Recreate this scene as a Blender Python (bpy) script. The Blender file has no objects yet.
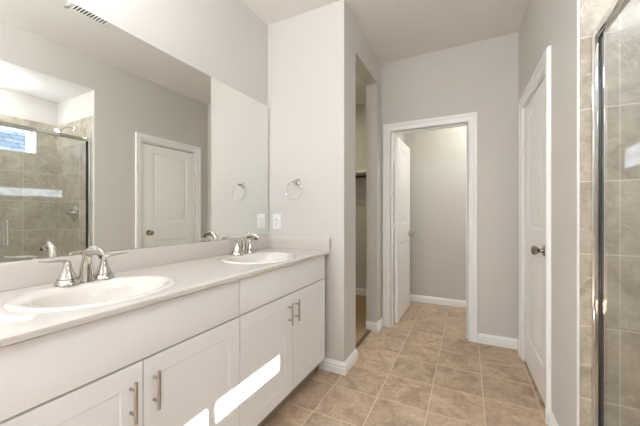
import bpy, bmesh, math, random
from mathutils import Vector, Matrix
random.seed(7)
R = math.radians
SC = bpy.context.scene
COL = SC.collection

# ------------------------------------------------------------------ camera
cam_d = bpy.data.cameras.new('camera')
cam = bpy.data.objects.new('camera', cam_d)
COL.objects.link(cam)
cam.location = (0, 0, 1.1852)
cam.rotation_euler = (R(90), 0, R(26.593))
cam_d.sensor_width = 36.0
cam_d.lens = 294.89 / 640 * 36.0
cam_d.shift_y = 1.17 / 640
cam_d.clip_start = 0.02
SC.camera = cam

# ------------------------------------------------------------------ view
vs = SC.view_settings
vs.view_transform = 'Standard'
vs.look = 'None'
vs.gamma = 1.0
vs.use_curve_mapping = False
vs.exposure = 0.24
cy = SC.cycles
cy.use_denoising = True
cy.max_bounces = 14
cy.diffuse_bounces = 6
cy.glossy_bounces = 8
cy.transparent_max_bounces = 16
cy.transmission_bounces = 10
cy.caustics_reflective = True
cy.blur_glossy = 0.6
cy.caustics_refractive = False
cy.sample_clamp_indirect = 6.0

# ------------------------------------------------------------------ world, sun, lamps
W = bpy.data.worlds.new('sky')
SC.world = W
W.use_nodes = True
wn, wl = W.node_tree.nodes, W.node_tree.links
wn.clear()
wo = wn.new('ShaderNodeOutputWorld')
wb = wn.new('ShaderNodeBackground')
sky = wn.new('ShaderNodeTexSky')
sky.sky_type = 'NISHITA'
sky.sun_disc = False
sky.sun_elevation = R(36)
sky.sun_rotation = R(88)
wb.inputs['Strength'].default_value = 0.5
wl.new(sky.outputs[0], wb.inputs[0])
wl.new(wb.outputs[0], wo.inputs[0])

SUN_DIR = Vector((-1.0, -0.025, -0.715)).normalized()
sd = bpy.data.lights.new('sun', 'SUN')
sd.energy = 120.0
sd.angle = R(0.5)
sd.color = (0.93, 1.0, 1.09)
so = bpy.data.objects.new('sun', sd)
COL.objects.link(so)
so.rotation_euler = SUN_DIR.to_track_quat('-Z', 'Y').to_euler()
so.location = (8, 1, 7)


def area(name, loc, size, power, color, rot=(0, 0, 0), spread=180):
    d = bpy.data.lights.new(name, 'AREA')
    d.shape = 'DISK'
    d.size = size
    d.energy = power
    d.color = color
    d.spread = R(spread)
    o = bpy.data.objects.new(name, d)
    o.location = loc
    o.rotation_euler = rot
    COL.objects.link(o)
    return o


CEIL = 2.7816
for nm, y_, z_, sy_, sz_ in (('fill_window_portal', -1.23, 1.60, 0.70, 1.30), ('shower_window_portal', 0.956, 1.97, 1.07, 0.26)):
    pd = bpy.data.lights.new(nm, 'AREA')
    pd.shape = 'RECTANGLE'
    pd.size, pd.size_y = sz_, sy_
    pd.cycles.is_portal = True
    po = bpy.data.objects.new(nm, pd)
    po.location = (1.45, y_, z_)
    po.rotation_euler = (0, R(90), 0)
    COL.objects.link(po)


def globe(name, loc, r, power, color):
    d = bpy.data.lights.new(name, 'POINT')
    d.shadow_soft_size = r
    d.energy = power
    d.color = color
    o = bpy.data.objects.new(name, d)
    o.location = loc
    COL.objects.link(o)
    return o


XMIR = -1.5127
WHITE = (0.92, 1.0, 1.10)
globe('fill_lamp_bath', (0.05, 0.10, CEIL - 0.30), 0.10, 29, WHITE)  # added lamp out of view, fills the main room
globe('fill_lamp_entry', (-0.45, -0.95, CEIL - 0.30), 0.10, 21, WHITE)  # added behind the camera as general fill
globe('fill_lamp_vanity', (XMIR + .16, 0.45, 2.47), 0.06, 24, WHITE)  # added above the mirror to brighten the right-hand wall
globe('fill_lamp_corner', (-1.15, -1.15, CEIL - 0.30), 0.10, 33, WHITE)  # another added fill lamp, in the rear corner
globe('fill_lamp_shower', (0.84, 0.95, 2.46 - 0.13), 0.05, 8, (0.94, 1.0, 1.06))  # added to brighten the shower alcove
area('toilet_room_lamp', (0.30, 3.68, CEIL - 0.085), 0.30, 14, (0.98, 1.0, 0.94))
area('closet_lamp', (-1.50, 3.0, CEIL - 0.085), 0.30, 5.0, (1.02, 0.93, 0.62))


# ------------------------------------------------------------------ materials
def lin(r, g, b):
    f = lambda c: (c / 255 / 12.92) if c / 255 <= 0.04045 else ((c / 255 + 0.055) / 1.055) ** 2.4
    return (f(r), f(g), f(b), 1)


def mat(name, color, rough=0.5, metal=0.0, spec=0.5, bump=None, vary=None, coat=0.0):
    m = bpy.data.materials.new(name)
    m.use_nodes = True
    n, l = m.node_tree.nodes, m.node_tree.links
    p = n['Principled BSDF']
    p.inputs['Base Color'].default_value = color
    p.inputs['Roughness'].default_value = rough
    p.inputs['Metallic'].default_value = metal
    p.inputs['Specular IOR Level'].default_value = spec
    p.inputs['Coat Weight'].default_value = coat
    tc = n.new('ShaderNodeTexCoord')
    if vary:                                   # (scale, amount): gentle mottling of the colour
        nz = n.new('ShaderNodeTexNoise')
        nz.inputs['Scale'].default_value = vary[0]
        nz.inputs['Detail'].default_value = 4
        l.new(tc.outputs['Object'], nz.inputs['Vector'])
        mp = n.new('ShaderNodeMapRange')
        mp.inputs['To Min'].default_value = 1 - vary[1]
        mp.inputs['To Max'].default_value = 1 + vary[1]
        l.new(nz.outputs['Fac'], mp.inputs['Value'])
        mx = n.new('ShaderNodeVectorMath')
        mx.operation = 'SCALE'
        mx.inputs[0].default_value = color[:3]
        l.new(mp.outputs[0], mx.inputs['Scale'])
        l.new(mx.outputs[0], p.inputs['Base Color'])
    if bump:                                   # (scale, strength, distance)
        nz = n.new('ShaderNodeTexNoise')
        nz.inputs['Scale'].default_value = bump[0]
        nz.inputs['Detail'].default_value = 3
        l.new(tc.outputs['Object'], nz.inputs['Vector'])
        b = n.new('ShaderNodeBump')
        b.inputs['Strength'].default_value = bump[1]
        b.inputs['Distance'].default_value = bump[2]
        l.new(nz.outputs['Fac'], b.inputs['Height'])
        l.new(b.outputs[0], p.inputs['Normal'])
    return m


def tile_mat(name, axes, size, offset, grout_w, colors, grout_col, rough, vein_col, seed=0.0, stagger=0.0, vein=0.5):
    """Stone tile: axes are the two object-space axes the grid runs along."""
    m = bpy.data.materials.new(name)
    m.use_nodes = True
    n, l = m.node_tree.nodes, m.node_tree.links
    p = n['Principled BSDF']
    tc = n.new('ShaderNodeTexCoord')
    sp = n.new('ShaderNodeSeparateXYZ')
    l.new(tc.outputs['Object'], sp.inputs[0])

    def math_(op, a, b=None, c=None):
        q = n.new('ShaderNodeMath')
        q.operation = op
        for i, v in enumerate((a, b, c)):
            if v is None:
                continue
            if isinstance(v, (int, float)):
                q.inputs[i].default_value = v
            else:
                l.new(v, q.inputs[i])
        return q.outputs[0]
    u = math_('DIVIDE', math_('SUBTRACT', sp.outputs[axes[0]], offset[0]), size[0])
    v = math_('DIVIDE', math_('SUBTRACT', sp.outputs[axes[1]], offset[1]), size[1])
    fv = math_('FLOOR', v)
    if stagger:
        u = math_('ADD', u, math_('MULTIPLY', fv, stagger))
    fu = math_('FLOOR', u)
    cu, cv = math_('FRACT', u), math_('FRACT', v)
    du = math_('MULTIPLY', math_('MINIMUM', cu, math_('SUBTRACT', 1.0, cu)), size[0])
    dv = math_('MULTIPLY', math_('MINIMUM', cv, math_('SUBTRACT', 1.0, cv)), size[1])
    d = math_('MINIMUM', du, dv)
    mr = n.new('ShaderNodeMapRange')
    mr.interpolation_type = 'SMOOTHSTEP'
    mr.inputs['From Min'].default_value = grout_w * 0.5 - 0.0008
    mr.inputs['From Max'].default_value = grout_w * 0.5 + 0.0012
    l.new(d, mr.inputs['Value'])
    mask = mr.outputs[0]                       # 1 on the tile, 0 in the grout
    cmb = n.new('ShaderNodeCombineXYZ')
    l.new(fu, cmb.inputs[0])
    l.new(fv, cmb.inputs[1])
    cmb.inputs[2].default_value = seed
    wn_ = n.new('ShaderNodeTexWhiteNoise')
    wn_.noise_dimensions = '3D'
    l.new(cmb.outputs[0], wn_.inputs['Vector'])
    # each tile gets its own piece of the stone
    sh = n.new('ShaderNodeVectorMath')
    sh.operation = 'MULTIPLY_ADD'
    l.new(wn_.outputs['Color'], sh.inputs[0])
    sh.inputs[1].default_value = (37, 37, 37)
    l.new(tc.outputs['Object'], sh.inputs[2])
    n1 = n.new('ShaderNodeTexNoise')
    n1.inputs['Scale'].default_value = 6.5
    n1.inputs['Detail'].default_value = 7
    n1.inputs['Roughness'].default_value = 0.68
    n1.inputs['Distortion'].default_value = 0.9
    l.new(sh.outputs[0], n1.inputs['Vector'])
    rp = n.new('ShaderNodeValToRGB')
    rp.color_ramp.elements[0].position = 0.30
    rp.color_ramp.elements[0].color = colors[0]
    rp.color_ramp.elements[1].position = 0.70
    rp.color_ramp.elements[1].color = colors[2]
    e = rp.color_ramp.elements.new(0.5)
    e.color = colors[1]
    l.new(n1.outputs['Fac'], rp.inputs[0])
    # thin pale veins: where a distorted noise crosses one level
    n2 = n.new('ShaderNodeTexNoise')
    n2.inputs['Scale'].default_value = 3.2
    n2.inputs['Detail'].default_value = 4
    n2.inputs['Distortion'].default_value = 2.2
    l.new(sh.outputs[0], n2.inputs['Vector'])
    ab = math_('ABSOLUTE', math_('SUBTRACT', n2.outputs['Fac'], 0.52))
    vm = n.new('ShaderNodeMapRange')
    vm.inputs['From Min'].default_value = 0.0
    vm.inputs['From Max'].default_value = 0.016
    vm.inputs['To Min'].default_value = vein
    vm.inputs['To Max'].default_value = 0.0
    l.new(ab, vm.inputs['Value'])
    n3 = n.new('ShaderNodeTexNoise')
    n3.inputs['Scale'].default_value = 5
    l.new(sh.outputs[0], n3.inputs['Vector'])
    gate = n.new('ShaderNodeMapRange')
    gate.inputs['From Min'].default_value = 0.48
    gate.inputs['From Max'].default_value = 0.62
    l.new(n3.outputs['Fac'], gate.inputs['Value'])
    mv = n.new('ShaderNodeMix')
    mv.data_type = 'RGBA'
    l.new(math_('MULTIPLY', vm.outputs[0], gate.outputs[0]), mv.inputs['Factor'])
    l.new(rp.outputs[0], mv.inputs['A'])
    mv.inputs['B'].default_value = vein_col
    # tile to tile shift in tone
    tone = n.new('ShaderNodeMapRange')
    tone.inputs['To Min'].default_value = 0.92
    tone.inputs['To Max'].default_value = 1.08
    l.new(wn_.outputs['Value'], tone.inputs['Value'])
    ts = n.new('ShaderNodeVectorMath')
    ts.operation = 'SCALE'
    l.new(mv.outputs['Result'], ts.inputs[0])
    n4 = n.new('ShaderNodeTexNoise')
    n4.inputs['Scale'].default_value = 38
    n4.inputs['Detail'].default_value = 5
    n4.inputs['Roughness'].default_value = 0.7
    l.new(sh.outputs[0], n4.inputs['Vector'])
    gr = n.new('ShaderNodeMapRange')
    gr.inputs['From Min'].default_value = 0.3
    gr.inputs['From Max'].default_value = 0.7
    gr.inputs['To Min'].default_value = 0.84
    gr.inputs['To Max'].default_value = 1.14
    l.new(n4.outputs['Fac'], gr.inputs['Value'])
    l.new(math_('MULTIPLY', tone.outputs[0], gr.outputs[0]), ts.inputs['Scale'])
    mg = n.new('ShaderNodeMix')
    mg.data_type = 'RGBA'
    l.new(mask, mg.inputs['Factor'])
    mg.inputs['A'].default_value = grout_col
    l.new(ts.outputs[0], mg.inputs['B'])
    l.new(mg.outputs['Result'], p.inputs['Base Color'])
    rr = n.new('ShaderNodeMapRange')
    rr.inputs['To Min'].default_value = 0.85
    rr.inputs['To Max'].default_value = rough
    l.new(mask, rr.inputs['Value'])
    l.new(rr.outputs[0], p.inputs['Roughness'])
    b = n.new('ShaderNodeBump')
    b.inputs['Strength'].default_value = 0.5
    b.inputs['Distance'].default_value = 0.0012
    l.new(math_('ADD', mask, math_('MULTIPLY', n1.outputs['Fac'], 0.35)), b.inputs['Height'])
    l.new(b.outputs[0], p.inputs['Normal'])
    return m


def pane_mat(name, tint, dust=0.0, ior=1.5):
    """Thin clear pane: see-through, mirror-like at grazing angles, with a faint film of dust on it."""
    m = bpy.data.materials.new(name)
    m.use_nodes = True
    n, l = m.node_tree.nodes, m.node_tree.links
    n.clear()
    out = n.new('ShaderNodeOutputMaterial')
    tr = n.new('ShaderNodeBsdfTransparent')
    tr.inputs[0].default_value = tint
    gl = n.new('ShaderNodeBsdfGlossy')
    gl.inputs['Roughness'].default_value = 0.0
    fr = n.new('ShaderNodeFresnel')
    fr.inputs['IOR'].default_value = ior
    mx = n.new('ShaderNodeMixShader')
    ge = n.new('ShaderNodeNewGeometry')          # reflect once, on the outer face of the thin pane
    bf = n.new('ShaderNodeMath')
    bf.operation = 'SUBTRACT'
    bf.inputs[0].default_value = 1.0
    l.new(ge.outputs['Backfacing'], bf.inputs[1])
    ml = n.new('ShaderNodeMath')
    ml.operation = 'MULTIPLY'
    l.new(fr.outputs[0], ml.inputs[0])
    l.new(bf.outputs[0], ml.inputs[1])
    l.new(ml.outputs[0], mx.inputs[0])
    l.new(tr.outputs[0], mx.inputs[1])
    l.new(gl.outputs[0], mx.inputs[2])
    last = mx.outputs[0]
    if dust:
        df = n.new('ShaderNodeBsdfDiffuse')
        df.inputs[0].default_value = (0.85, 0.88, 0.92, 1)
        tl = n.new('ShaderNodeBsdfTranslucent')
        tl.inputs[0].default_value = (0.85, 0.88, 0.92, 1)
        ad = n.new('ShaderNodeMixShader')
        ad.inputs[0].default_value = 0.5
        l.new(df.outputs[0], ad.inputs[1])
        l.new(tl.outputs[0], ad.inputs[2])
        tc = n.new('ShaderNodeTexCoord')
        nz = n.new('ShaderNodeTexNoise')
        nz.inputs['Scale'].default_value = 22
        nz.inputs['Detail'].default_value = 5
        l.new(tc.outputs['Object'], nz.inputs['Vector'])
        mr = n.new('ShaderNodeMapRange')
        mr.inputs['From Min'].default_value = 0.3
        mr.inputs['From Max'].default_value = 0.7
        mr.inputs['To Min'].default_value = dust * 0.6
        mr.inputs['To Max'].default_value = dust * 1.4
        l.new(nz.outputs['Fac'], mr.inputs['Value'])
        m2 = n.new('ShaderNodeMixShader')
        l.new(mr.outputs[0], m2.inputs[0])
        l.new(last, m2.inputs[1])
        l.new(ad.outputs[0], m2.inputs[2])
        last = m2.outputs[0]
    l.new(last, out.inputs[0])
    return m


S = 0.3066
OX, OY = -0.5229, 1.8736
WALL = mat('greige_paint', (0.62, 0.593, 0.555, 1), 0.62, spec=0.25, bump=(260, 0.06, 0.001), vary=(1.3, 0.015))
CEILP = mat('ceiling_paint', (0.80, 0.785, 0.76, 1), 0.8, spec=0.15, bump=(180, 0.08, 0.001))
SOFFIT = mat('white_ceiling_paint', (0.80, 0.795, 0.78, 1), 0.8, spec=0.15, bump=(180, 0.08, 0.001))
TRIM = mat('white_trim_paint', (0.91, 0.905, 0.89, 1), 0.32, bump=(60, 0.02, 0.001))
DOORP = mat('white_door_paint', (0.91, 0.895, 0.88, 1), 0.36, bump=(90, 0.04, 0.001))
CAB = mat('white_cabinet_paint', (0.87, 0.855, 0.85, 1), 0.36, bump=(70, 0.02, 0.001))
CABIN = mat('cabinet_box', (0.60, 0.58, 0.56, 1), 0.5, vary=(6, 0.03))
TOE = mat('toe_kick_board', (0.30, 0.25, 0.20, 1), 0.6, vary=(10, 0.08))
COUNTER = mat('cultured_marble', (0.61, 0.56, 0.51, 1), 0.10, coat=0.4, vary=(5, 0.025))
SINKM = mat('sink_glaze', (0.70, 0.65, 0.595, 1), 0.07, coat=0.5, vary=(4, 0.01))
FAUCETM = mat('polished_nickel', (0.60, 0.57, 0.525, 1), 0.10, 1.0, vary=(25, 0.03))
CHROME = mat('chrome', (0.74, 0.735, 0.72, 1), 0.06, 1.0, vary=(20, 0.02))
NICKEL = mat('brushed_nickel', (0.46, 0.44, 0.41, 1), 0.30, 1.0, vary=(60, 0.05))
BRONZE = mat('aged_nickel', (0.36, 0.31, 0.26, 1), 0.12, 1.0, vary=(50, 0.06))
MIRROR = mat('mirror_silver', (0.885, 0.895, 0.865, 1), 0.0, 1.0, vary=(0.6, 0.003))
MEDGE = mat('mirror_edge', (0.45, 0.48, 0.45, 1), 0.2, 0.6, vary=(30, 0.05))
PLASTIC = mat('white_plastic', (0.80, 0.79, 0.77, 1), 0.3, vary=(40, 0.01))
DARK = mat('dark_slot', (0.03, 0.03, 0.03, 1), 0.6, vary=(40, 0.1))
GASKET = mat('black_gasket', (0.008, 0.008, 0.009, 1), 0.45, vary=(40, 0.1))
SEAL = mat('clear_vinyl_seal', (0.62, 0.61, 0.60, 1), 0.3, vary=(30, 0.03))
CARPET = mat('tan_carpet', (0.42, 0.30, 0.18, 1), 0.95, spec=0.1, bump=(420, 0.8, 0.004), vary=(160, 0.18))
STRIP = mat('dark_brown_strip', (0.14, 0.09, 0.055, 1), 0.5, vary=(30, 0.15))
ROD = mat('bronze_rod', (0.035, 0.028, 0.024, 1), 0.35, 0.8, vary=(30, 0.1))
VINYL = mat('white_vinyl', (0.84, 0.84, 0.84, 1), 0.35, vary=(30, 0.01))
LAMP = bpy.data.materials.new('lamp_diffuser')
LAMP.use_nodes = True
LAMP.node_tree.nodes['Principled BSDF'].inputs['Emission Color'].default_value = (1, 0.95, 0.88, 1)
LAMP.node_tree.nodes['Principled BSDF'].inputs['Emission Strength'].default_value = 4
OPAL = pane_mat('clear_globe', (0.97, 0.97, 0.96, 1))
FLOOR = tile_mat('floor_tile', ('X', 'Y'), (S, S), (OX, OY), 0.0045,
                 (lin(146, 123, 102), lin(182, 158, 134), lin(206, 184, 160)), lin(222, 203, 180), 0.38, lin(222, 203, 180), 1.0, vein=0.55)
ST = (lin(146, 135, 120), lin(173, 163, 148), lin(190, 181, 166))
TILEX = tile_mat('shower_tile_end', ('X', 'Z'), (0.61, 0.31), (0.09, 0.085), 0.004, ST, lin(214, 206, 192), 0.30, lin(222, 215, 203), 2.0)
TILEY = tile_mat('shower_tile_back', ('Y', 'Z'), (0.61, 0.31), (0.137, 0.085), 0.004, ST, lin(205, 197, 183), 0.30, lin(222, 215, 203), 3.0)
GLASS = pane_mat('shower_glass', (0.955, 0.965, 0.958, 1), dust=0.016)
WGLASS = pane_mat('window_glass', (0.97, 0.98, 0.985, 1))
ROOF = None


# ------------------------------------------------------------------ mesh helpers
def BM():
    return bmesh.new()


def box(bm, x0, x1, y0, y1, z0, z1, bev=0.0, seg=2):
    x0, x1 = min(x0, x1), max(x0, x1)
    y0, y1 = min(y0, y1), max(y0, y1)
    z0, z1 = min(z0, z1), max(z0, z1)
    t = bmesh.new()
    bmesh.ops.create_cube(t, size=1.0)
    for v in t.verts:
        v.co = Vector((x0 + (v.co.x + .5) * (x1 - x0), y0 + (v.co.y + .5) * (y1 - y0), z0 + (v.co.z + .5) * (z1 - z0)))
    if bev:
        bmesh.ops.bevel(t, geom=t.edges[:] + t.verts[:], offset=bev, segments=seg, profile=0.6, affect='EDGES')
    merge(bm, t)


def merge(bm, t, M=None):
    if M is not None:
        bmesh.ops.transform(t, matrix=M, verts=t.verts)
    vm = {v: bm.verts.new(v.co) for v in t.verts}
    for f in t.faces:
        try:
            bm.faces.new([vm[v] for v in f.verts])
        except ValueError:
            pass
    t.free()


def frame_of(axis):
    a = Vector(axis).normalized()
    h = Vector((0, 0, 1)) if abs(a.z) < 0.9 else Vector((1, 0, 0))
    u = a.cross(h).normalized()
    return a, u, a.cross(u).normalized()


def lathe(bm, origin, axis, prof, n=28, cap=True):
    """prof: list of (radius, distance along axis)."""
    a, u, w = frame_of(axis)
    o = Vector(origin)
    rings = []
    for r, d in prof:
        rings.append([bm.verts.new(o + a * d + (u * math.cos(k * 2 * math.pi / n) + w * math.sin(k * 2 * math.pi / n)) * max(r, 1e-5)) for k in range(n)])
    for i in range(len(rings) - 1):
        for k in range(n):
            bm.faces.new((rings[i][k], rings[i][(k + 1) % n], rings[i + 1][(k + 1) % n], rings[i + 1][k]))
    if cap:
        bm.faces.new(list(reversed(rings[0])))
        bm.faces.new(rings[-1])


def tube(bm, pts, radii, n=14, flat=None):
    """Round (or flattened) tube through pts. flat: list of (side, up) radius factors."""
    pts = [Vector(p) for p in pts]
    if isinstance(radii, (int, float)):
        radii = [radii] * len(pts)
    rings = []
    side = None
    for i, p in enumerate(pts):
        t = (pts[min(i + 1, len(pts) - 1)] - pts[max(i - 1, 0)]).normalized()
        if side is None:
            h = Vector((0, 0, 1)) if abs(t.z) < 0.9 else Vector((0, 1, 0))
            side = t.cross(h).normalized()
        side = (side - t * side.dot(t)).normalized()
        up = side.cross(t)
        fs, fu = flat[i] if flat else (1, 1)
        rings.append([bm.verts.new(p + side * math.cos(k * 2 * math.pi / n) * radii[i] * fs + up * math.sin(k * 2 * math.pi / n) * radii[i] * fu) for k in range(n)])
    for i in range(len(rings) - 1):
        for k in range(n):
            bm.faces.new((rings[i][k], rings[i][(k + 1) % n], rings[i + 1][(k + 1) % n], rings[i + 1][k]))
    bm.faces.new(list(reversed(rings[0])))
    bm.faces.new(rings[-1])


def spline(ctrl, n=8):
    """Catmull-Rom through the control points."""
    c = [Vector(p) for p in ctrl]
    c = [c[0] * 2 - c[1]] + c + [c[-1] * 2 - c[-2]]
    out = []
    for i in range(1, len(c) - 2):
        for k in range(n):
            t = k / n
            out.append(0.5 * ((2 * c[i]) + (c[i + 1] - c[i - 1]) * t + (2 * c[i - 1] - 5 * c[i] + 4 * c[i + 1] - c[i + 2]) * t * t + (3 * c[i] - c[i - 1] - 3 * c[i + 1] + c[i + 2]) * t ** 3))
    out.append(c[-2])
    return out


def lerp_list(vals, n):
    out = []
    for i in range(n):
        t = i / (n - 1) * (len(vals) - 1)
        k = min(int(t), len(vals) - 2)
        out.append(vals[k] + (vals[k + 1] - vals[k]) * (t - k))
    return out


def sweep(bm, rows):
    """rows: list of rings (same length) of points, closed round, capped at the ends."""
    rings = [[bm.verts.new(Vector(p)) for p in r] for r in rows]
    n = len(rings[0])
    for i in range(len(rings) - 1):
        for k in range(n):
            bm.faces.new((rings[i][k], rings[i][(k + 1) % n], rings[i + 1][(k + 1) % n], rings[i + 1][k]))
    bm.faces.new(list(reversed(rings[0])))
    bm.faces.new(rings[-1])


def obj(name, bm, m, parent=None, smooth=35, root=None):
    bmesh.ops.recalc_face_normals(bm, faces=bm.faces)
    r = root
    if parent is not None and r is None:
        q = parent
        off = Vector((0, 0, 0))
        while q is not None:
            off += q.location
            q = q.parent
        bmesh.ops.translate(bm, verts=bm.verts, vec=-off)
    me = bpy.data.meshes.new(name)
    bm.to_mesh(me)
    bm.free()
    me.materials.append(m)
    if smooth:
        me.polygons.foreach_set('use_smooth', [True] * len(me.polygons))
        me.set_sharp_from_angle(angle=R(smooth))
    o = bpy.data.objects.new(name, me)
    COL.objects.link(o)
    o.parent = parent
    return o


def tag(o, label, cat, group=None):
    o['label'] = label
    o['category'] = cat
    if group:
        o['group'] = group
    return o


def thing(name, label, cat, loc=(0, 0, 0), group=None):
    o = bpy.data.objects.new(name, None)
    o.empty_display_size = 0.05
    o.location = loc
    COL.objects.link(o)
    return tag(o, label, cat, group)


def struct(name, bm, m, label, cat, smooth=35):
    o = obj(name, bm, m, None, smooth)
    o['kind'] = 'structure'
    return tag(o, label, cat)


# ------------------------------------------------------------------ dimensions
XM = -1.5127        # wall behind the mirror
XL = -0.8182        # closet wall
XR = 0.4012         # wall with the closed door
YJ = 2.0342         # short wall at the end of the vanity
YB = 3.092          # wall with the toilet-room door
WT = 0.115
YS = 1.652         # tiled end wall of the shower
SKEW = R(1.0)      # the right-hand wall runs a degree out of square
XRS = XR + math.tan(SKEW) * (YB - YS)
Y0S = 0.12          # other end of the shower
XB = 1.21           # tiled back wall of the shower
YBACK = -1.7        # wall behind the camera
ZALC = 2.46
YW = 4.17           # back wall of the toilet room
XO = XB + 0.245      # outside face
YEND = YW + WT
XCL = -2.05         # closet far wall

# ------------------------------------------------------------------ shell
b = BM(); box(b, XCL - WT, XO, YBACK - WT, YEND, -0.12, 0.0)
struct('floor', b, FLOOR, 'square beige-brown stone tile floor with pale grout', 'floor')
b = BM(); box(b, XCL - WT, XO, YBACK - WT, YEND, CEIL, CEIL + 0.12)
struct('ceiling', b, CEILP, 'smooth pale grey-white ceiling', 'ceiling')

b = BM(); box(b, XM - WT, XM, YBACK, YJ, 0, CEIL)
struct('wall_left', b, WALL, 'greige wall behind the wide vanity mirror', 'wall')
b = BM(); box(b, XCL, XL, YJ, YJ + WT, 0, CEIL)
struct('wall_return', b, WALL, 'short greige wall at the far end of the vanity with towel ring', 'wall')
CO0, CO1, COZ = 2.283, 2.925, 2.512
b = BM()
box(b, XL - WT, XL, YJ + WT, CO0, 0, CEIL); box(b, XL - WT, XL, CO1, YB, 0, CEIL); box(b, XL - WT, XL, CO0, CO1, COZ, CEIL)
struct('wall_closet', b, WALL, 'greige wall with the tall doorless closet opening', 'wall')

IL, IR, ZDI = -0.7160, -0.0010, 2.0450
b = BM()
box(b, XL - WT, IL - .002, YB, YB + WT, 0, CEIL); box(b, IR + .002, XR + WT, YB, YB + WT, 0, CEIL); box(b, IL - .002, IR + .002, YB, YB + WT, ZDI + .002, CEIL)
struct('wall_back', b, WALL, 'greige wall around the open toilet-room doorway', 'wall')

DN, DF = 2.1450, 2.8800        # closed door opening in the wall on the right
b = BM()
box(b, XR, XR + WT, YS, DN, 0, CEIL); box(b, XR, XR + WT, DF, YB, 0, CEIL); box(b, XR, XR + WT, DN, DF, ZDI, CEIL)

box(b, XR, XR + WT, Y0S, YS, ZALC + .003, CEIL)
struct('wall_right', b, WALL, 'greige wall holding the closed two-panel door and shower alcove', 'wall')
b = BM(); box(b, XM - WT, XO, YBACK - WT, YBACK, 0, CEIL)
struct('wall_rear', b, WALL, 'greige wall opposite the toilet-room door', 'wall')

# toilet room, closet and linen cupboard shells
b = BM(); box(b, XL - 0.06, XO - 0.2, YW, YEND, 0, CEIL)
struct('wall_toilet_back', b, WALL, 'greige back wall of the toilet room', 'wall')
b = BM(); box(b, XL - WT + .02, XL + .03, YB + WT, YW, 0, CEIL)
struct('wall_toilet_left', b, WALL, 'greige wall between closet and toilet room', 'wall')
b = BM(); box(b, 0.95, 0.95 + WT, YB + WT, YW, 0, CEIL)
struct('wall_toilet_right', b, WALL, 'greige far side wall of the toilet room', 'wall')
b = BM(); box(b, XCL - WT, XCL, YJ, YEND, 0, CEIL)
struct('wall_closet_left', b, WALL, 'beige far side wall of the closet', 'wall')
YCB = 4.085
b = BM(); box(b, XCL, XL - WT + .02, YCB, YEND, 0, CEIL)
struct('wall_closet_back', b, WALL, 'beige back wall inside the closet', 'wall')
b = BM(); box(b, XCL, -0.905, YJ + WT, YCB, 0, 0.012)
struct('floor_closet', b, CARPET, 'tan carpet on the closet floor', 'floor')
b = BM(); box(b, -0.905, -0.872, CO0, CO1, 0, 0.008, 0.003)  # thin dark brown strip along the carpet edge
struct('trim_1', b, STRIP, 'brown strip between floor tile and closet carpet', 'trim')

# shower alcove
WY0, WY1, WZ0, WZ1 = 0.40, 1.466, 1.842, 2.100
b = BM()
VY0, VY1, VZ0, VZ1 = -1.58, -0.88, 0.95, 2.25  # opening for the added daylight window, out of view
box(b, XB, XO, VY1, WY0, 0, CEIL); box(b, XB, XO, YBACK, VY0, 0, CEIL); box(b, XB, XO, VY0, VY1, 0, VZ0); box(b, XB, XO, VY0, VY1, VZ1, CEIL)
box(b, XB, XO, WY1, YEND, 0, CEIL)
box(b, XB, XO, WY0, WY1, 0, WZ0); box(b, XB, XO, WY0, WY1, WZ1, CEIL)
struct('wall_shower_back', b, WALL, 'shower back wall with the small high window', 'wall')
ZT = 2.195
b = BM()
box(b, XB - .01, XB, Y0S + .01, WY0 - .006, 0, ZT); box(b, XB - .01, XB, WY1 + .006, YS - .01, 0, ZT)
box(b, XB - .01, XB, WY0 - .006, WY1 + .006, 0, WZ0 - .006); box(b, XB - .01, XB, WY0 - .006, WY1 + .006, WZ1 + .006, ZT)
struct('wall_shower_tile_back', b, TILEY, 'greige stone tile on the shower back wall below the window', 'wall')
b = BM(); box(b, XR + WT, XB, YS, YS + WT, 0, CEIL)
struct('wall_shower_end', b, WALL, 'white painted shower end wall above the tile', 'wall')
b = BM(); box(b, XRS + .006, XB, YS - .01, YS, 0, ZT)
struct('wall_shower_tile_end', b, TILEX, 'greige stone tile on the shower end wall with the shower valve', 'wall')
b = BM(); box(b, XRS + .025, XB, Y0S - WT, Y0S, 0, CEIL)
struct('wall_shower_near', b, WALL, 'shower wall at the entry end', 'wall')
b = BM(); box(b, XRS + .03, XB, Y0S, Y0S + .01, 0, ZT)
struct('wall_shower_tile_near', b, TILEX, 'greige stone tile at the entry end of the shower', 'wall')
b = BM(); box(b, XR + .0015, XB - .02, Y0S - .01, YS + .004, ZALC, ZALC + .1)
struct('ceiling_shower', b, SOFFIT, 'bright white dropped ceiling over the shower', 'ceiling')
b = BM(); box(b, XRS - .001, XRS + .006, YS - .0125, YS + .001, 0, ZT + .003, 0.002)
struct('trim_2', b, TRIM, 'thin white edge strip where shower tile meets painted wall', 'trim')


# ------------------------------------------------------------------ baseboards, casings
BASE = [(0.0, 0.0), (0.0165, 0.0), (0.0165, 0.046), (0.0125, 0.050), (0.0125, 0.058), (0.0155, 0.061), (0.0150, 0.067), (0.0085, 0.074), (0.0085, 0.079), (0.0055, 0.084), (0.003, 0.0885), (0.0, 0.0885)]




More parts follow.
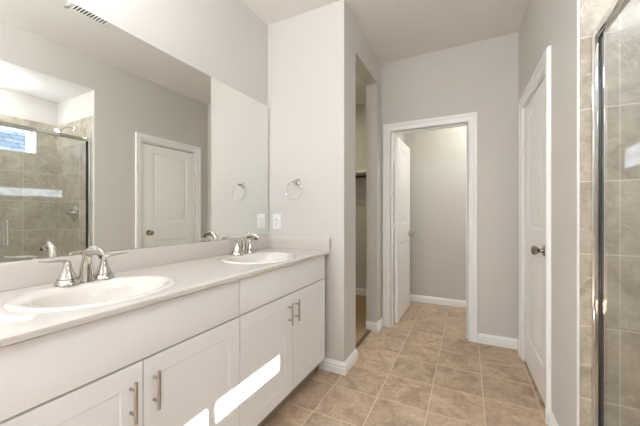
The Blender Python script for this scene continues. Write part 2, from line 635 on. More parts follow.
def run(path, side, prof=BASE):
    """Sweep a wall profile along a floor polyline; side = +1 puts it on the left of the direction of travel."""
    bm = BM()
    P = [Vector((x, y)) for x, y in path]
    rows = []
    for i, p in enumerate(P):
        def nrm(a, c):
            d = (c - a).normalized()
            return Vector((-d.y, d.x)) * side
        if i == 0:
            m = nrm(P[0], P[1])
        elif i == len(P) - 1:
            m = nrm(P[-2], P[-1])
        else:
            n1, n2 = nrm(P[i - 1], p), nrm(p, P[i + 1])
            m = (n1 + n2) / (1 + n1.dot(n2))
        rows.append([(p.x + m.x * a, p.y + m.y * a, z) for a, z in prof])
    sweep(bm, rows)
    return bm


struct('baseboard_return', run([(-1.02, YJ), (XL, YJ), (XL, CO0), (XL - WT, CO0)], -1), TRIM, 'white baseboard wrapping the corner beside the vanity', 'baseboard')
struct('baseboard_closet_jamb', run([(XL - WT, CO1), (XL, CO1), (XL, YB), (IL - .086, YB)], -1), TRIM, 'short white baseboard between closet opening and doorway', 'baseboard')
struct('baseboard_back', run([(IR + .086, YB), (XR, YB), (XR, DF + .086)], -1), TRIM, 'white baseboard right of the toilet-room doorway', 'baseboard')
struct('baseboard_right', run([(XR, DN - .086), (XR, YS + .001)], -1), TRIM, 'white baseboard between closed door and shower', 'baseboard')
struct('baseboard_toilet', run([(XL + .03, YB + WT + .05), (XL + .03, YW), (0.95, YW)], -1), TRIM, 'white baseboard inside the toilet room', 'baseboard')
struct('baseboard_closet', run([(XCL, YJ + WT + .1), (XCL, YCB), (XL - WT + .02, YCB)], -1, [(a, z * 1.15 + .012) for a, z in BASE]), TRIM, 'white baseboard inside the closet', 'baseboard')
struct('baseboard_left', run([(XM, YBACK), (XM, 0.10)], -1), TRIM, 'white baseboard on the mirror wall before the vanity', 'baseboard')

CAS = [(0.0, 0.0), (0.0, 0.009), (0.004, 0.012), (0.018, 0.0135), (0.022, 0.016), (0.042, 0.016), (0.046, 0.0125), (0.049, 0.020), (0.072, 0.0215), (0.077, 0.017), (0.080, 0.012), (0.080, 0.0)]






def casing(put, lo, hi, zt, rv=0.006):
    """Mitred casing round an opening; put(u, out, z) maps to world."""
    bm = BM()
    lo, hi, zt = lo - rv, hi + rv, zt + rv
    rows = [[put(lo - a, o, 0) for a, o in CAS], [put(lo - a, o, zt + a) for a, o in CAS],
            [put(hi + a, o, zt + a) for a, o in CAS], [put(hi + a, o, 0) for a, o in CAS]]
    sweep(bm, rows)
    return bm


struct('trim_3', casing(lambda u, o, z: (u, YB - o, z), IL, IR, ZDI), TRIM, 'white moulded casing round the open toilet-room doorway', 'door casing')
struct('trim_4', casing(lambda u, o, z: (XR - o, u, z), DN, DF, ZDI), TRIM, 'white moulded casing round the closed door', 'door casing')
b = BM()      # jamb linings with stops
box(b, IL - .02, IL, YB, YB + WT, 0, ZDI); box(b, IR, IR + .02, YB, YB + WT, 0, ZDI); box(b, IL - .02, IR + .02, YB, YB + WT, ZDI, ZDI + .02)
box(b, IL, IL + .011, YB + .035, YB + .07, 0, ZDI - .011, .002); box(b, IR - .011, IR, YB + .035, YB + .07, 0, ZDI, .002); box(b, IL, IR, YB + .035, YB + .07, ZDI - .011, ZDI, .002)
struct('trim_5', b, TRIM, 'white jamb lining the open toilet-room doorway', 'door jamb')
b = BM()
box(b, XR, XR + WT, DN, DN + .012, 0, ZDI); box(b, XR, XR + WT, DF - .012, DF, 0, ZDI); box(b, XR, XR + WT, DN, DF, ZDI - .012, ZDI)
struct('trim_6', b, TRIM, 'white jamb lining the closed door', 'door jamb')


# ------------------------------------------------------------------ doors
def panel_face(bm, w, h, panels, put):
    """One moulded face: put(u, d, z), d = depth into the door."""
    us = sorted({0.0, w} | {p[0] for p in panels} | {p[1] for p in panels})
    zs = sorted({0.0, h} | {p[2] for p in panels} | {p[3] for p in panels})
    inside = lambda u, z: any(p[0] < u < p[1] and p[2] < z < p[3] for p in panels)
    V = lambda u, d, z: bm.verts.new(put(u, d, z))
    for i in range(len(us) - 1):
        for k in range(len(zs) - 1):
            if inside((us[i] + us[i + 1]) / 2, (zs[k] + zs[k + 1]) / 2):
                continue
            bm.faces.new([V(us[i], 0, zs[k]), V(us[i + 1], 0, zs[k]), V(us[i + 1], 0, zs[k + 1]), V(us[i], 0, zs[k + 1])])
    for p in panels:
        prev = None
        for ins, d in p[4]:
            r = [V(p[0] + ins, d, p[2] + ins), V(p[1] - ins, d, p[2] + ins), V(p[1] - ins, d, p[3] - ins), V(p[0] + ins, d, p[3] - ins)]
            if prev:
                for q in range(4):
                    bm.faces.new([prev[q], prev[(q + 1) % 4], r[(q + 1) % 4], r[q]])
            prev = r
        bm.faces.new(prev)


def slab(w, h, t, panels, put, back=True):
    bm = BM()
    panel_face(bm, w, h, panels, put)
    if back:
        panel_face(bm, w, h, panels, lambda u, d, z: put(u, t - d, z))
    else:
        panel_face(bm, w, h, [], lambda u, d, z: put(u, t - d, z))
    for (u0, z0), (u1, z1) in (((0, 0), (w, 0)), ((w, 0), (w, h)), ((w, h), (0, h)), ((0, h), (0, 0))):
        bm.faces.new([bm.verts.new(put(u0, 0, z0)), bm.verts.new(put(u1, 0, z1)), bm.verts.new(put(u1, t, z1)), bm.verts.new(put(u0, t, z0))])
    bmesh.ops.remove_doubles(bm, verts=bm.verts, dist=1e-5)
    return bm


MOULD = [(0, 0), (0.008, 0.004), (0.016, 0.009), (0.030, 0.009), (0.042, 0.004), (0.052, 0.003)]


def door_panels(w):
    return [(0.115, w - 0.115, 0.205, 0.855, MOULD), (0.115, w - 0.115, 1.06, 1.915, MOULD)]


def knob(bm, o, ax):
    lathe(bm, o, ax, [(0.033, 0), (0.033, 0.004), (0.029, 0.008), (0.014, 0.010), (0.0115, 0.018), (0.0115, 0.028), (0.017, 0.033), (0.025, 0.040),
                      (0.0285, 0.049), (0.0275, 0.058), (0.021, 0.065), (0.010, 0.068), (0.0, 0.0685)], 28, cap=False)


def hinge(bm, o, ax_leaf, nrm, h=0.089):
    """Barrel with knuckles and two leaves; o = barrel centre."""
    o = Vector(o); a = Vector(ax_leaf); nn = Vector(nrm)
    lathe(bm, o - Vector((0, 0, h / 2 + .004)), (0, 0, 1), [(0.003, 0), (0.0052, .003), (0.0065, .005), (0.0065, h / 3), (0.0058, h / 3 + .001), (0.0065, h / 3 + .002), (0.0065, 2 * h / 3),
                                                         (0.0058, 2 * h / 3 + .001), (0.0065, 2 * h / 3 + .002), (0.0065, h + .003), (0.0052, h + .005), (0.003, h + .008)], 12)
    for s in (-1, 1):
        t = bmesh.new()
        bmesh.ops.create_cube(t, size=1)
        side = a * s
        M = Matrix((side * 0.026, Vector((0, 0, 1)) * h, nn * 0.0022)).transposed().to_4x4()
        M.translation = o + side * 0.015 - nn * 0.004
        merge(bm, t, M)


# open door of the toilet room: swung in, along the left jamb
DX0, DY0, DW, DT = -0.6740, 3.216, 0.705, 0.036
ang = R(0.8)
ca, sa = math.cos(ang), math.sin(ang)
Z0D = 0.012
putA = lambda u, d, z: (DX0 + u * sa - d * ca, DY0 + u * ca + d * sa, Z0D + z)
d1 = obj('door_1', slab(DW, 2.015, DT, door_panels(DW), putA), DOORP)
d1['kind'] = 'structure'
tag(d1, 'white two-panel door swung open into the toilet room', 'door')
b = BM(); knob(b, putA(DW - 0.065, 0, 0.925), (ca, -sa, 0)); knob(b, putA(DW - 0.065, DT, 0.925), (-ca, sa, 0))
obj('knob', b, NICKEL, d1)
for z in (0.27, 1.06, 1.80):
    b = BM()
    lathe(b, (IL + .0015, YB + WT + .0045, z - .045), (0, 0, 1), [(0.003, 0), (0.0065, .003), (0.0065, .088), (0.003, .091)], 12)
    box(b, IL - .0005, IL + .0015, YB + WT - .034, YB + WT + .002, z - .0445, z + .0445)
    box(b, DX0 - DT * .95, DX0 - .006, DY0 - .002, DY0 + .0005, z - .0445, z + .0445)
    obj('hinge', b, TRIM, d1)

# closed door on the right
W2 = DF - DN - 0.03
putB = lambda u, d, z: (XR + .004 + d, DN + .015 + u, 0.022 + z)
d2 = obj('door_2', slab(W2, 2.0, 0.035, door_panels(W2), putB), DOORP)
d2['kind'] = 'structure'
tag(d2, 'closed white two-panel door in the wall beside the shower', 'door')
b = BM(); knob(b, putB(0.062, 0, 0.94), (-1, 0, 0))
obj('knob', b, BRONZE, d2)
for z in (0.33, 1.10, 1.82):
    b = BM(); hinge(b, (XR - .004, DF - .012, z), (0, 1, 0), (-1, 0, 0))
    obj('hinge', b, TRIM, d2)
b = BM(); box(b, XR + .075, XR + .10, DN - .02, DF + .02, 0, ZDI, 0)  # panel coloured near-black so the gap round the door looks shaded
struct('dark_panel', b, DARK, 'near-black panel standing in for the shade behind the closed door', 'wall')

# ------------------------------------------------------------------ vanity
XC = -0.9281; ZC = 0.9073; ZB = 0.889
XF = XC - 0.018                      # face of the doors
FR = XF - 0.018                      # face of the boxes
SHAKER = [(0, 0), (0.004, 0.0026), (0.006, 0.0026)]


def bar_pull(bm, y, zc, L=0.128):
    x = XF + 0.028
    tube(bm, [(x, y, zc - L / 2), (x, y, zc + L / 2)], 0.0056, 14)
    for s in (-1, 1):
        lathe(bm, (XF - .0005, y, zc + s * 0.038), (1, 0, 0), [(0.0052, 0), (0.0052, .003), (0.0044, .004), (0.0044, .026)], 12)


def cabinet(y0, y1, label, name='vanity_cabinet'):
    c = thing(name, label, 'cabinet', (XM + .27, (y0 + y1) / 2, 0), 'white vanity cabinets under the countertop')
    b = BM()
    box(b, XM + .003, FR - .05, y0, y0 + .018, 0.112, ZB); box(b, XM + .003, FR - .05, y1 - .018, y1, 0.112, ZB)
    box(b, XM + .003, XM + .009, y0, y1, 0.112, ZB); box(b, XM + .003, FR, y0 + .004, y1 - .004, 0.112, 0.130)
    box(b, FR - .032, FR - .022, y0 + .004, y1 - .004, .868, ZB)
    for z0_, z1_ in ((0.13, 0.15), (0.68, 0.74)):
        box(b, FR - .060, FR - .045, y0 + .004, y1 - .004, z0_, z1_)
    for ya in (y0 + .05, y1 - .09, (y0 + y1) / 2 - .09, (y0 + y1) / 2 + .05):      # hinge blocks that carry the doors
        for za in (.20, .58, .76):
            box(b, FR - .050, FR + .0012, ya, ya + .04, za, za + .045)
    obj('body', b, CAB, c)
    b = BM(); box(b, FR - .072, FR - .056, y0, y1, 0, 0.112); box(b, XM + .003, FR - .072, y0, y0 + .018, 0, .112); box(b, XM + .003, FR - .072, y1 - .018, y1, 0, .112)
    obj('toe_kick', b, TOE, c)
    b = BM(); box(b, FR + .001, XF, y0 + .0022, y1 - .0022, 0.7145, ZB - .007, 0.0015)
    obj('drawer_front', b, CAB, c)
    ym = (y0 + y1) / 2
    for k, (a0, a1) in enumerate(((y0 + .0022, ym - .0020), (ym + .0020, y1 - .0022))):
        w, h = a1 - a0, 0.7075 - 0.122
        b = slab(w, h, .017, [(0.066, w - .066, .066, h - .066, SHAKER)], lambda u, d, z: (XF - d, a0 + u, 0.122 + z), back=False)
        dr = obj('door', b, CAB, c, 20)
        b = BM(); bar_pull(b, (ym - .040) if k == 0 else (ym + .037), 0.599)
        obj('handle', b, NICKEL, dr)
    return c


cabinet(0.146, 1.0572, 'white shaker vanity cabinet under the sink nearer the shower, two bar pulls')
cabinet(1.0588, 1.971, 'white shaker vanity cabinet under the far sink beside the return wall')

SINKS = [(-1.190, 0.606), (-1.190, 1.515)]
SA, SB = 0.252, 0.226                # half length along the wall, half depth
ct = thing('vanity_countertop', 'long cream cultured-marble countertop with backsplash over both cabinets', 'countertop', (-1.2, 1.05, ZB))
b = BM()
yA, yZ = 0.10, YJ - .001
xa, xz = XM + .001, XC
NE = 48


def loop(z, cx, cy_, a, bb):
    return [b.verts.new((cx + bb * math.cos(k * 2 * math.pi / NE), cy_ + a * math.sin(k * 2 * math.pi / NE), z)) for k in range(NE)]


tmp = []
for z, inset in ((ZC, 0.005), (ZB, 0.0)):
    r = [b.verts.new(p) for p in ((xa, yA, z), (xz - inset, yA, z), (xz - inset, yZ, z), (xa, yZ, z))]
    es = [b.edges.new((r[k], r[(k + 1) % 4])) for k in range(4)]
    hs = []
    for sx, sy in SINKS:
        lp = loop(z, sx, sy, SA - .012, SB - .012)
        es += [b.edges.new((lp[k], lp[(k + 1) % NE])) for k in range(NE)]
        hs.append(lp)
    bmesh.ops.triangle_fill(b, use_beauty=True, use_dissolve=False, edges=es)
    tmp.append((r, hs))
(r1, h1), (r0, h0) = tmp
mid = [[b.verts.new((xz - .0015, y, ZC - .0015)) for y in (yA, yZ)], [b.verts.new((xz, y, ZC - .006)) for y in (yA, yZ)]]
cols = [[r1[1], r1[2]], mid[0], mid[1], [r0[1], r0[2]]]
for i in range(3):
    b.faces.new((cols[i][0], cols[i][1], cols[i + 1][1], cols[i + 1][0]))
b.faces.new((r1[0], r1[1], mid[0][0], mid[1][0], r0[1], r0[0])); b.faces.new((r1[3], r1[2], mid[0][1], mid[1][1], r0[2], r0[3])); b.faces.new((r1[0], r1[3], r0[3], r0[0]))
for q in range(2):
    for k in range(NE):
        b.faces.new((h1[q][k], h1[q][(k + 1) % NE], h0[q][(k + 1) % NE], h0[q][k]))
obj('top', b, COUNTER, ct)
ZS = 1.0091
b = BM(); box(b, XM + .001, XM + .021, yA, YJ - .021, ZC, ZS, 0.0035)
obj('backsplash', b, COUNTER, ct)
b = BM(); box(b, XM + .001, XC - .001, YJ - .021, YJ - .001, ZC, ZS, 0.0035)
obj('side_splash', b, COUNTER, ct)


def sink(cx, cyy, label):
    s = thing('sink', label, 'sink', (cx, cyy, ZC), 'oval drop-in sinks')
    bm = BM()
    # rings: (centre shift in x, half depth, half length, z)
    rg = [(0, SB - .013, SA - .013, -.016), (0, SB - .013, SA - .013, .0002), (0, SB, SA, .0004), (0, SB - .001, SA - .001, .004), (0, SB - .006, SA - .006, .0072), (0, SB - .014, SA - .014, .0085),
          (.014, SB - .040, SA - .030, .0078), (.022, SB - .058, SA - .044, .0045), (.026, SB - .066, SA - .052, -.004), (.028, SB - .073, SA - .060, -.03), (.028, SB - .085, SA - .076, -.07),
          (.028, SB - .108, SA - .108, -.108), (.026, SB - .145, SA - .155, -.132), (.022, .05, .05, -.141), (.02, .024, .024, -.143)]
    rows = []
    for sx, bb, a, z in rg:
        rows.append([bm.verts.new((cx + sx + bb * math.cos(k * 2 * math.pi / 56), cyy + a * math.sin(k * 2 * math.pi / 56), ZC + z)) for k in range(56)])
    for i in range(len(rows) - 1):
        for k in range(56):
            bm.faces.new((rows[i][k], rows[i][(k + 1) % 56], rows[i + 1][(k + 1) % 56], rows[i + 1][k]))
    basin = obj('basin', bm, SINKM, s, 60)
    md = basin.modifiers.new('thickness', 'SOLIDIFY')
    md.thickness = 0.004
    md.offset = -1
    bm = BM()
    lathe(bm, (cx + .02, cyy, ZC - .1425), (0, 0, 1), [(0.026, 0), (0.026, .003), (0.022, .004), (0.019, .002), (0.017, .002), (0.016, .007), (0.010, .009), (0.0, .0095)], 24, cap=False)
    obj('drain', bm, CHROME, s)
    return s


sink(*SINKS[0], 'cream oval drop-in sink nearer the shower end of the counter')
sink(*SINKS[1], 'cream oval drop-in sink beside the outlet and towel ring')


def faucet(cyy, label):
    x = -1.372
    z0 = ZC + .0085
    f = thing('faucet', label, 'faucet', (x, cyy, z0), 'polished two-handle faucets')
    bm = BM()
    # spout: broad foot, tapering neck, short beak that thins towards the lip
    ctrl = [(x, cyy, z0), (x + .000, cyy, z0 + .040), (x + .004, cyy, z0 + .085), (x + .018, cyy, z0 + .114), (x + .050, cyy, z0 + .127), (x + .092, cyy, z0 + .122), (x + .126, cyy, z0 + .104)]
    pts = spline(ctrl, 6)
    n = len(pts)
    rad = lerp_list([0.028, 0.0235, 0.0195, 0.0180, 0.0175, 0.0170, 0.0125], n)
    fl = list(zip(lerp_list([1, 1.0, 1.02, 1.05, 1.08, 1.05, .85], n), lerp_list([1, .95, .85, .72, .58, .50, .34], n)))
    tube(bm, pts, rad, 24, fl)
    sp = obj('spout', bm, FAUCETM, f, 50)
    bm = BM()
    lathe(bm, (x + .108, cyy, z0 + .100), (0.3, 0, 1), [(0.0085, 0), (0.0095, .002), (0.0095, .012)], 18)
    obj('aerator', bm, DARK, sp)
    for s in (-1, 1):
        y = cyy + s * 0.0625
        bm = BM()
        lathe(bm, (x, y, z0), (0, 0, 1), [(0.0400, 0), (0.0400, .002), (0.0375, .008), (0.0310, .0205), (0.0303, .0212), (0.0303, .0226), (0.0300, .0232), (0.0235, .038), (0.0180, .053), (0.0138, .067), (0.0120, .076), (0.0112, .083), (0.0085, .088), (0.004, .0895)], 32)
        h = obj('handle', bm, FAUCETM, f, 50)
        bm = BM()
        lathe(bm, (x, y, z0 + .0210), (0, 0, 1), [(0.0313, 0), (0.0308, .0016)], 32)
        obj('handle_ring', bm, DARK, h)
        bm = BM()
        pts = spline([(x - .002, y - s * .006, z0 + .083), (x + .001, y + s * .014, z0 + .091), (x + .005, y + s * .042, z0 + .094), (x + .010, y + s * .068, z0 + .096), (x + .014, y + s * .090, z0 + .100)], 6)
        n = len(pts)
        tube(bm, pts, lerp_list([0.009, .0095, .0085, .0075, .0055], n), 14, list(zip(lerp_list([1, 1, 1.0, 1.0, .9], n), lerp_list([.8, .7, .5, .42, .38], n))))
        obj('lever', bm, FAUCETM, h, 50)
    return f


faucet(SINKS[0][1] + .034, 'polished metal two-handle faucet on the sink nearer the shower')
faucet(SINKS[1][1] + .058, 'polished metal two-handle faucet on the far sink beside the outlet')

# ------------------------------------------------------------------ mirror
mi = thing('wall_mirror', 'wide frameless wall mirror above the vanity backsplash', 'mirror', (XM, 1.06, ZS))
MX0, MX1 = XM + .0045, XM + .0045 + .0048 * (YJ - .11)      # the far end stands a few mm further off the wall
b = BM()
sweep(b, [[(MX0, 0.10, z), (MX1, YJ - .010, z), (MX1 - .0004, YJ - .010, z), (MX0 - .0004, 0.10, z)] for z in (ZS + .002, 2.085)])
obj('mirror_face', b, MIRROR, mi, 0)
b = BM()
sweep(b, [[(MX0 - .0005, 0.0995, z), (MX1 - .0005, YJ - .0095, z), (XM + .0005, YJ - .0095, z), (XM + .0005, 0.0995, z)] for z in (ZS + .0015, 2.0855)])
obj('mirror_back', b, MEDGE, mi, 0)

# ------------------------------------------------------------------ towel ring and outlet on the return wall
tx, tz = -1.215, 1.442
tr = thing('towel_ring', 'chrome towel ring mounted on the return wall beside the mirror', 'towel ring', (tx, YJ, tz))
b = BM()
lathe(b, (tx, YJ - .0002, tz), (0, -1, 0), [(0.025, 0), (0.025, .004), (0.020, .009), (0.011, .013), (0.009, .022), (0.009, .048), (0.0115, .052), (0.0125, .060), (0.010, .067), (0.0, .069)], 24)
obj('mount', b, NICKEL, tr)  # darker metal stands in for dark reflections in the chrome mount
b = BM()
cz, cyr = tz - .072, YJ - .060
N = 44
rows = []
for k in range(N):
    a = k * 2 * math.pi / N
    c = Vector((tx + .072 * math.sin(a), cyr, cz + .072 * math.cos(a)))
    rad = Vector((math.sin(a), 0, math.cos(a)))
    rows.append([b.verts.new(c + rad * .0034 * math.cos(j * math.pi / 5) + Vector((0, 1, 0)) * .0034 * math.sin(j * math.pi / 5)) for j in range(10)])
for k in range(N):
    for j in range(10):
        b.faces.new((rows[k][j], rows[k][(j + 1) % 10], rows[(k + 1) % N][(j + 1) % 10], rows[(k + 1) % N][j]))
obj('ring', b, CHROME, tr, 60)

ox_, oz_ = -1.418, 1.124
ou = thing('wall_outlet', 'white double outlet plate on the return wall above the side splash', 'outlet', (ox_, YJ, oz_))
b = BM(); box(b, ox_ - .041, ox_ + .041, YJ - .006, YJ - .0003, oz_ - .062, oz_ + .062, 0.003)
obj('plate', b, PLASTIC, ou)
for s in (-1, 1):
    b = BM(); box(b, ox_ - .017, ox_ + .017, YJ - .0085, YJ - .004, oz_ + s * .0195 - .0145, oz_ + s * .0195 + .0145, 0.003)
    rc = obj('receptacle', b, PLASTIC, ou)
    b = BM()
    for dx in (-.0065, .0065):
        box(b, ox_ + dx - .0012, ox_ + dx + .0012, YJ - .0088, YJ - .008, oz_ + s * .0195 - .001, oz_ + s * .0195 + .008)
    lathe(b, (ox_, YJ - .008, oz_ + s * .0195 - .007), (0, -1, 0), [(0.0025, 0), (0.0025, .0008)], 10)
    obj('slots', b, DARK, rc)
b = BM(); lathe(b, (ox_, YJ - .0055, oz_), (0, -1, 0), [(0.0035, 0), (0.003, .001)], 12)
obj('screw', b, NICKEL, ou)

# ------------------------------------------------------------------ ceiling vent (seen in the mirror) and ceiling lamps, most of them added
vx, vy, vl, vw = -0.318, 1.276, 0.290, 0.150
v = thing('ceiling_vent', 'white slotted air vent in the ceiling, seen in the mirror', 'vent', (vx, vy, CEIL))
b = BM()
for x0, x1, y0, y1 in ((vx - vw / 2, vx + vw / 2, vy - vl / 2, vy - vl / 2 + .026), (vx - vw / 2, vx + vw / 2, vy + vl / 2 - .026, vy + vl / 2),
                       (vx - vw / 2, vx - vw / 2 + .026, vy - vl / 2, vy + vl / 2), (vx + vw / 2 - .026, vx + vw / 2, vy - vl / 2, vy + vl / 2)):
    box(b, x0, x1, y0, y1, CEIL - .008, CEIL - .0003, .002)
obj('frame', b, PLASTIC, v)
b = BM()
for k in range(11):
    y = vy - vl / 2 + .034 + k * (vl - .068) / 10
    t = bmesh.new(); bmesh.ops.create_cube(t, size=1)
    merge(b, t, Matrix.Translation((vx, y, CEIL - .006)) @ Matrix.Rotation(R(40), 4, 'X') @ Matrix.Diagonal((vw - .05,   .0016, .009, 1)))
obj('louvres', b, PLASTIC, v)
b = BM(); box(b, vx - vw / 2 + .02, vx + vw / 2 - .02, vy - vl / 2 + .02, vy + vl / 2 - .02, CEIL - .0022, CEIL - .0008)
obj('duct_opening', b, DARK, v)


def added_pendant(x, y, label):  # fixture bodies for the added fill lamps, all out of view
    o = thing('ceiling_light', label, 'ceiling light', (x, y, CEIL), 'added semi-flush globe ceiling lights')
    b = BM(); lathe(b, (x, y, CEIL - .0003), (0, 0, -1), [(.06, 0), (.06, .012), (.045, .022), (.012, .026), (.012, .19), (.035, .195), (.035, .215)], 24)
    obj('stem', b, NICKEL, o)
    b = BM(); lathe(b, (x, y, CEIL - .210), (0, 0, -1), [(.034, 0), (.065, .022), (.088, .055), (.095, .09), (.088, .125), (.065, .158), (.034, .180), (0, .185)], 28)
    g = obj('globe', b, OPAL, o)
    b = BM(); lathe(b, (x, y, CEIL - .214), (0, 0, -1), [(.012, 0), (.014, .03), (.028, .06), (.03, .085), (.02, .11), (0, .118)], 20)
    obj('bulb', b, LAMP, g)


def ceiling_light(x, y, r, label, CEIL=CEIL):
    o = thing('ceiling_light', label, 'ceiling light', (x, y, CEIL))
    b = BM(); lathe(b, (x, y, CEIL - .0003), (0, 0, -1), [(r * 1.12, 0), (r * 1.12, .012), (r * 1.04, .022), (r, .024)], 32)
    obj('base', b, PLASTIC, o)
    b = BM(); lathe(b, (x, y, CEIL - .022), (0, 0, -1), [(r, 0), (r * .98, .02), (r * .85, .038), (r * .5, .048), (0, .051)], 32)
    obj('diffuser', b, LAMP, o)


ceiling_light(0.84, 0.95, 0.07, 'small round ceiling light added over the shower', ZALC)  # body of the added alcove lamp
added_pendant(0.05, 0.10, 'added semi-flush globe ceiling light in front of the nearer sink')
added_pendant(-0.45, -0.95, 'added semi-flush globe ceiling light at the entry end of the room')
added_pendant(-1.15, -1.15, 'added semi-flush globe ceiling light in the corner on the mirror side')
ceiling_light(0.30, 3.68, 0.14, 'round flush ceiling light in the toilet room')
ceiling_light(-1.50, 3.0, 0.14, 'round flush ceiling light in the closet')

vl_ = thing('added_vanity_light', 'added globe vanity light on the wall above the mirror over the nearer sink', 'wall light', (XM, 0.45, 2.47))  # fixture for the added lamp over the mirror, above the view
b = BM(); lathe(b, (XM + .0003, 0.45, 2.43), (1, 0, 0), [(.055, 0), (.055, .012), (.04, .02), (.012, .024), (.012, .10)], 28)
tube(b, [(XM + .10, 0.45, 2.43), (XM + .15, 0.45, 2.42), (XM + .16, 0.45, 2.392)], .010, 12)
obj('arm', b, NICKEL, vl_)
b = BM(); lathe(b, (XM + .16, 0.45, 2.385), (0, 0, 1), [(.03, 0), (.055, .02), (.075, .05), (.082, .085), (.075, .12), (.055, .15), (.03, .168), (0, .172)], 28)
g = obj('globe', b, OPAL, vl_)
b = BM(); lathe(b, (XM + .16, 0.45, 2.39), (0, 0, 1), [(.012, 0), (.014, .03), (.024, .06), (.026, .08), (.018, .10), (0, .108)], 20)
obj('bulb', b, LAMP, g)

# ------------------------------------------------------------------ closet shelf and rod
b = BM(); box(b, XCL, XL - WT + .019, YCB - .31, YCB, 1.745, 1.764, .002)
sh = tag(obj('closet_shelf', b, TRIM), 'white shelf high on the closet back wall', 'shelf')
rd = thing('closet_rod', 'dark bronze hanging rod under the closet shelf', 'closet rod', (-1.45, YCB - .27, 1.69))
b = BM(); tube(b, [(XCL + .004, YCB - .27, 1.695), (XL - WT + .016, YCB - .27, 1.695)], .017, 18)
obj('rod', b, ROD, rd)
for x in (XCL + .001, XL - WT + .014):
    b = BM(); lathe(b, (x, YCB - .27, 1.695), (1, 0, 0), [(0.03, 0), (0.03, .003), (0.021, .005)], 20)
    obj('socket', b, ROD, rd)
b = BM(); box(b, XCL, XL - WT + .019, YCB - .017, YCB - .0003, 1.33, 1.40, .003)  # thin strip stands in for a lighter band of light below the shelf
tag(obj('closet_light_band', b, WALL), 'raised band in wall paint standing in for a band of light along the closet back wall', 'light band')

# ------------------------------------------------------------------ window and outside
xw = XB + 0.055
wi = thing('window_1', 'small high white slider window in the shower back wall', 'window', (xw, (WY0 + WY1) / 2, WZ0))
wi['kind'] = 'structure'
b = BM()     # white return lining the opening, then the frame
t_ = .012
box(b, XB - .012, XO - .02, WY0, WY0 + t_, WZ0, WZ1); box(b, XB - .012, XO - .02, WY1 - t_, WY1, WZ0, WZ1)
box(b, XB - .012, XO - .02, WY0, WY1, WZ0, WZ0 + .006); box(b, XB - .012, XO - .02, WY0, WY1, WZ1 - .006, WZ1)
obj('lining', b, VINYL, wi)
b = BM()
fw = .020
box(b, xw, xw + .05, WY0 + t_, WY0 + t_ + fw, WZ0 + .006, WZ1 - .006, .002); box(b, xw, xw + .05, WY1 - t_ - fw, WY1 - t_, WZ0 + .006, WZ1 - .006, .002)
box(b, xw, xw + .05, WY0 + t_, WY1 - t_, WZ0 + .004, WZ0 + .018, .002); box(b, xw, xw + .05, WY0 + t_, WY1 - t_, WZ1 - .022, WZ1 - .004, .002)
ymul = 0.948
box(b, xw, xw + .05, ymul - .027, ymul + .027, WZ0 + .006, WZ1 - .006, .002)
obj('frame', b, VINYL, wi)
for y0, y1 in ((WY0 + t_ + fw, ymul - .022), (ymul + .022, WY1 - t_ - fw)):
    b = BM(); box(b, xw + .022, xw + .025, y0, y1, WZ0 + .018, WZ1 - .022)
    obj('pane', b, WGLASS, wi, 0)

w2 = thing('fill_window', 'large white window added out of view for daylight at the entry end', 'window', (xw, (VY0 + VY1) / 2, VZ0))  # unseen window, added to bring in more daylight from the side
w2['kind'] = 'structure'
b = BM()
for y in (VY0, (VY0 + VY1) / 2 - .02, VY1 - .04):
    box(b, xw, xw + .05, y, y + .04, VZ0, VZ1, .002)
for z in (VZ0, VZ1 - .04):
    box(b, xw, xw + .05, VY0, VY1, z, z + .04, .002)
obj('frame', b, VINYL, w2)
for y0, y1 in ((VY0 + .04, (VY0 + VY1) / 2 - .02), ((VY0 + VY1) / 2 + .02, VY1 - .04)):
    b = BM(); box(b, xw + .022, xw + .025, y0, y1, VZ0 + .04, VZ1 - .04)
    obj('pane', b, WGLASS, w2, 0)

GROUND = mat('outside_gravel', (0.42, 0.40, 0.36, 1), 0.9, vary=(3, 0.2))
b = BM(); box(b, XO + .02, 20, -10, 14, -0.6, -0.4)
struct('ground', b, GROUND, 'pale ground outside the shower window', 'ground')


def shingle():
    m = bpy.data.materials.new('roof_shingles')
    m.use_nodes = True
    n, l = m.node_tree.nodes, m.node_tree.links
    p = n['Principled BSDF']
    tc = n.new('ShaderNodeTexCoord')
    br = n.new('ShaderNodeTexBrick')
    br.inputs['Scale'].default_value = 1.0
    br.inputs['Brick Width'].default_value = 0.35
    br.inputs['Row Height'].default_value = 0.14
    br.inputs['Mortar Size'].default_value = 0.012
    br.inputs['Color1'].default_value = (0.10, 0.115, 0.145, 1)
    br.inputs['Color2'].default_value = (0.19, 0.21, 0.25, 1)
    br.inputs['Mortar'].default_value = (0.05, 0.058, 0.075, 1)
    mp = n.new('ShaderNodeMapping')
    mp.inputs['Rotation'].default_value = (0, R(-90), R(90))
    sp = n.new('ShaderNodeSeparateXYZ'); cb = n.new('ShaderNodeCombineXYZ')
    l.new(tc.outputs['Object'], sp.inputs[0])
    l.new(sp.outputs['Y'], cb.inputs[0]); l.new(sp.outputs['Z'], cb.inputs[1])
    l.new(cb.outputs[0], br.inputs['Vector'])
    l.new(br.outputs['Color'], p.inputs['Base Color'])
    p.inputs['Roughness'].default_value = 0.95
    p.inputs['Specular IOR Level'].default_value = 0.0
    return m


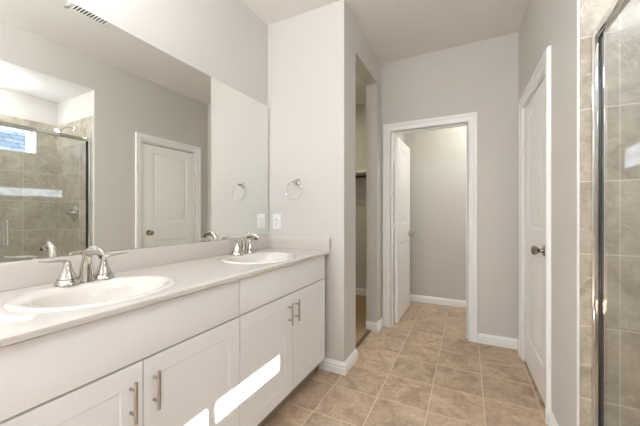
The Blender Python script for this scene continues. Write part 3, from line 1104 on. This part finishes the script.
ROOF = shingle()
SIDING = mat('pale_siding', (0.66, 0.67, 0.69, 1), 0.7, bump=(8, 0.2, 0.01))
nh = thing('neighbor_house', 'pale neighbouring house with grey shingle roof outside the shower window', 'house', (9, 2, -0.4))
b = BM(); box(b, 6.0, 12, -6, 10, -0.4, 2.35)
obj('wall', b, SIDING, nh)
b = BM()
sweep(b, [[(5.6, y, 2.30), (5.6, y, 2.42), (9, y, 4.35), (12.4, y, 2.42), (12.4, y, 2.30)] for y in (-6.4, 10.4)])
obj('roof', b, ROOF, nh, 0)

# ------------------------------------------------------------------ shower fittings
XG = 0.4985           # glass plane
ZR = 1.962           # top rail
b = BM(); box(b, XRS + .012, XRS + .14, Y0S + .011, YS - .0105, 0, 0.095, .006)
tag(obj('shower_curb', b, TILEX), 'low tiled curb under the shower glass', 'shower curb')
se = thing('shower_enclosure', 'chrome framed clear glass shower enclosure with swing door', 'shower enclosure', (XG, 0.88, 0.095))
yN, yF = Y0S + .011, YS - .0105
b = BM()
box(b, XG - .020, XG + .012, yN, yF - .018, ZR - .026, ZR + .004, .004, 3)
box(b, XG - .009, XG + .009, yN, yF - .018, ZR - .032, ZR - .025, .002)
obj('top_rail', b, CHROME, se)
b = BM(); box(b, XG - .016, XG + .016, yN, yF, 0.0952, 0.118, .004)
obj('bottom_rail', b, CHROME, se)
for y0, y1 in ((yF - .018, yF), (yN, yN + .018)):
    b = BM(); box(b, XG - .024, XG - .0052, y0, y1, 0.118, ZR - .002, .003, 3); box(b, XG - .0275, XG - .0235, y0 + .005, y1 - .003, 0.118, ZR - .03, .0012)
    obj('wall_jamb', b, CHROME, se)
b = BM(); box(b, XG - .005, XG + .0045, yF - .031, yF - .001, 0.119, ZR - .033, .001)
obj('gasket', b, GASKET, se)
b = BM(); box(b, XG + .0048, XG + .0105, yF - .0190, yF - .001, 0.119, ZR - .033, .0015)
obj('seal', b, SEAL, se)
ydr = 0.955
b = BM(); box(b, XG - .003, XG + .003, ydr + .004, yF - .0305, 0.124, ZR - .033)
dg = obj('door', b, GLASS, se, 0)
b = BM(); box(b, XG - .003, XG + .003, yN + .017, ydr - .004, 0.119, ZR - .033)
obj('fixed_panel', b, GLASS, se, 0)
b = BM()
for sx in (-1, 1):
    xh = XG + sx * .040
    tube(b, [(xh, 1.025, 0.93), (xh, 1.025, 1.13)], .0085, 14)
    for z in (0.955, 1.105):
        tube(b, [(XG + sx * .0028, 1.025, z), (xh, 1.025, z)], .0065, 12)
obj('handle', b, CHROME, dg)

yw = YS - .010
sv = thing('shower_valve', 'round chrome shower valve with lever on the tiled end wall', 'shower valve', (0.81, yw, 1.198))
b = BM(); lathe(b, (0.81, yw - .0002, 1.198), (0, -1, 0), [(0.086, 0), (0.086, .004), (0.078, .010), (0.040, .014), (0.030, .018), (0.028, .040), (0.022, .044), (0, .046)], 36)
obj('escutcheon', b, CHROME, sv)
b = BM()
lathe(b, (0.81, yw - .044, 1.198), (0, -1, 0), [(0.020, 0), (0.021, .012), (0.017, .022), (0, .025)], 24)
pts = spline([(0.81, yw - .056, 1.198), (0.79, yw - .062, 1.19), (0.752, yw - .068, 1.180), (0.728, yw - .072, 1.178)], 5)
tube(b, pts, lerp_list([.011, .009, .0075, .006], len(pts)), 14)
obj('lever', b, CHROME, sv)
hx, hz = 0.81, 2.11
hd = thing('showerhead', 'chrome shower head on a bent arm high on the tiled end wall', 'shower head', (hx, yw, hz))
b = BM(); lathe(b, (hx, yw - .0002, hz), (0, -1, 0), [(0.030, 0), (0.029, .005), (0.018, .012), (0.011, .015)], 24)
obj('flange', b, CHROME, hd)
b = BM(); pts = spline([(hx, yw - .003, hz), (hx, yw - .035, hz + .006), (hx, yw - .080, hz - .006), (hx, yw - .112, hz - .036)], 6)
tube(b, pts, .0105, 14)
obj('arm', b, CHROME, hd)
dv = Vector((0, -.75, -.66)).normalized()
b = BM(); lathe(b, Vector((hx, yw - .108, hz - .032)), dv, [(0.012, 0), (0.016, .006), (0.014, .013), (0.020, .020), (0.034, .034), (0.040, .040), (0.040, .047), (0.036, .050), (0, .050)], 28)
obj('head', b, CHROME, hd)

# turn the right-hand wall and everything fixed to it about the far corner
RM = Matrix.Translation((XR, YB, 0)) @ Matrix.Rotation(SKEW, 4, 'Z') @ Matrix.Translation((-XR, -YB, 0))
turn = [bpy.data.objects[n] for n in ('wall_right', 'trim_4', 'trim_6', 'door_2', 'baseboard_right', 'dark_panel', 'ceiling_shower')]
turn += list(bpy.data.objects['door_2'].children)
for o in turn:
    o.data.transform(RM)
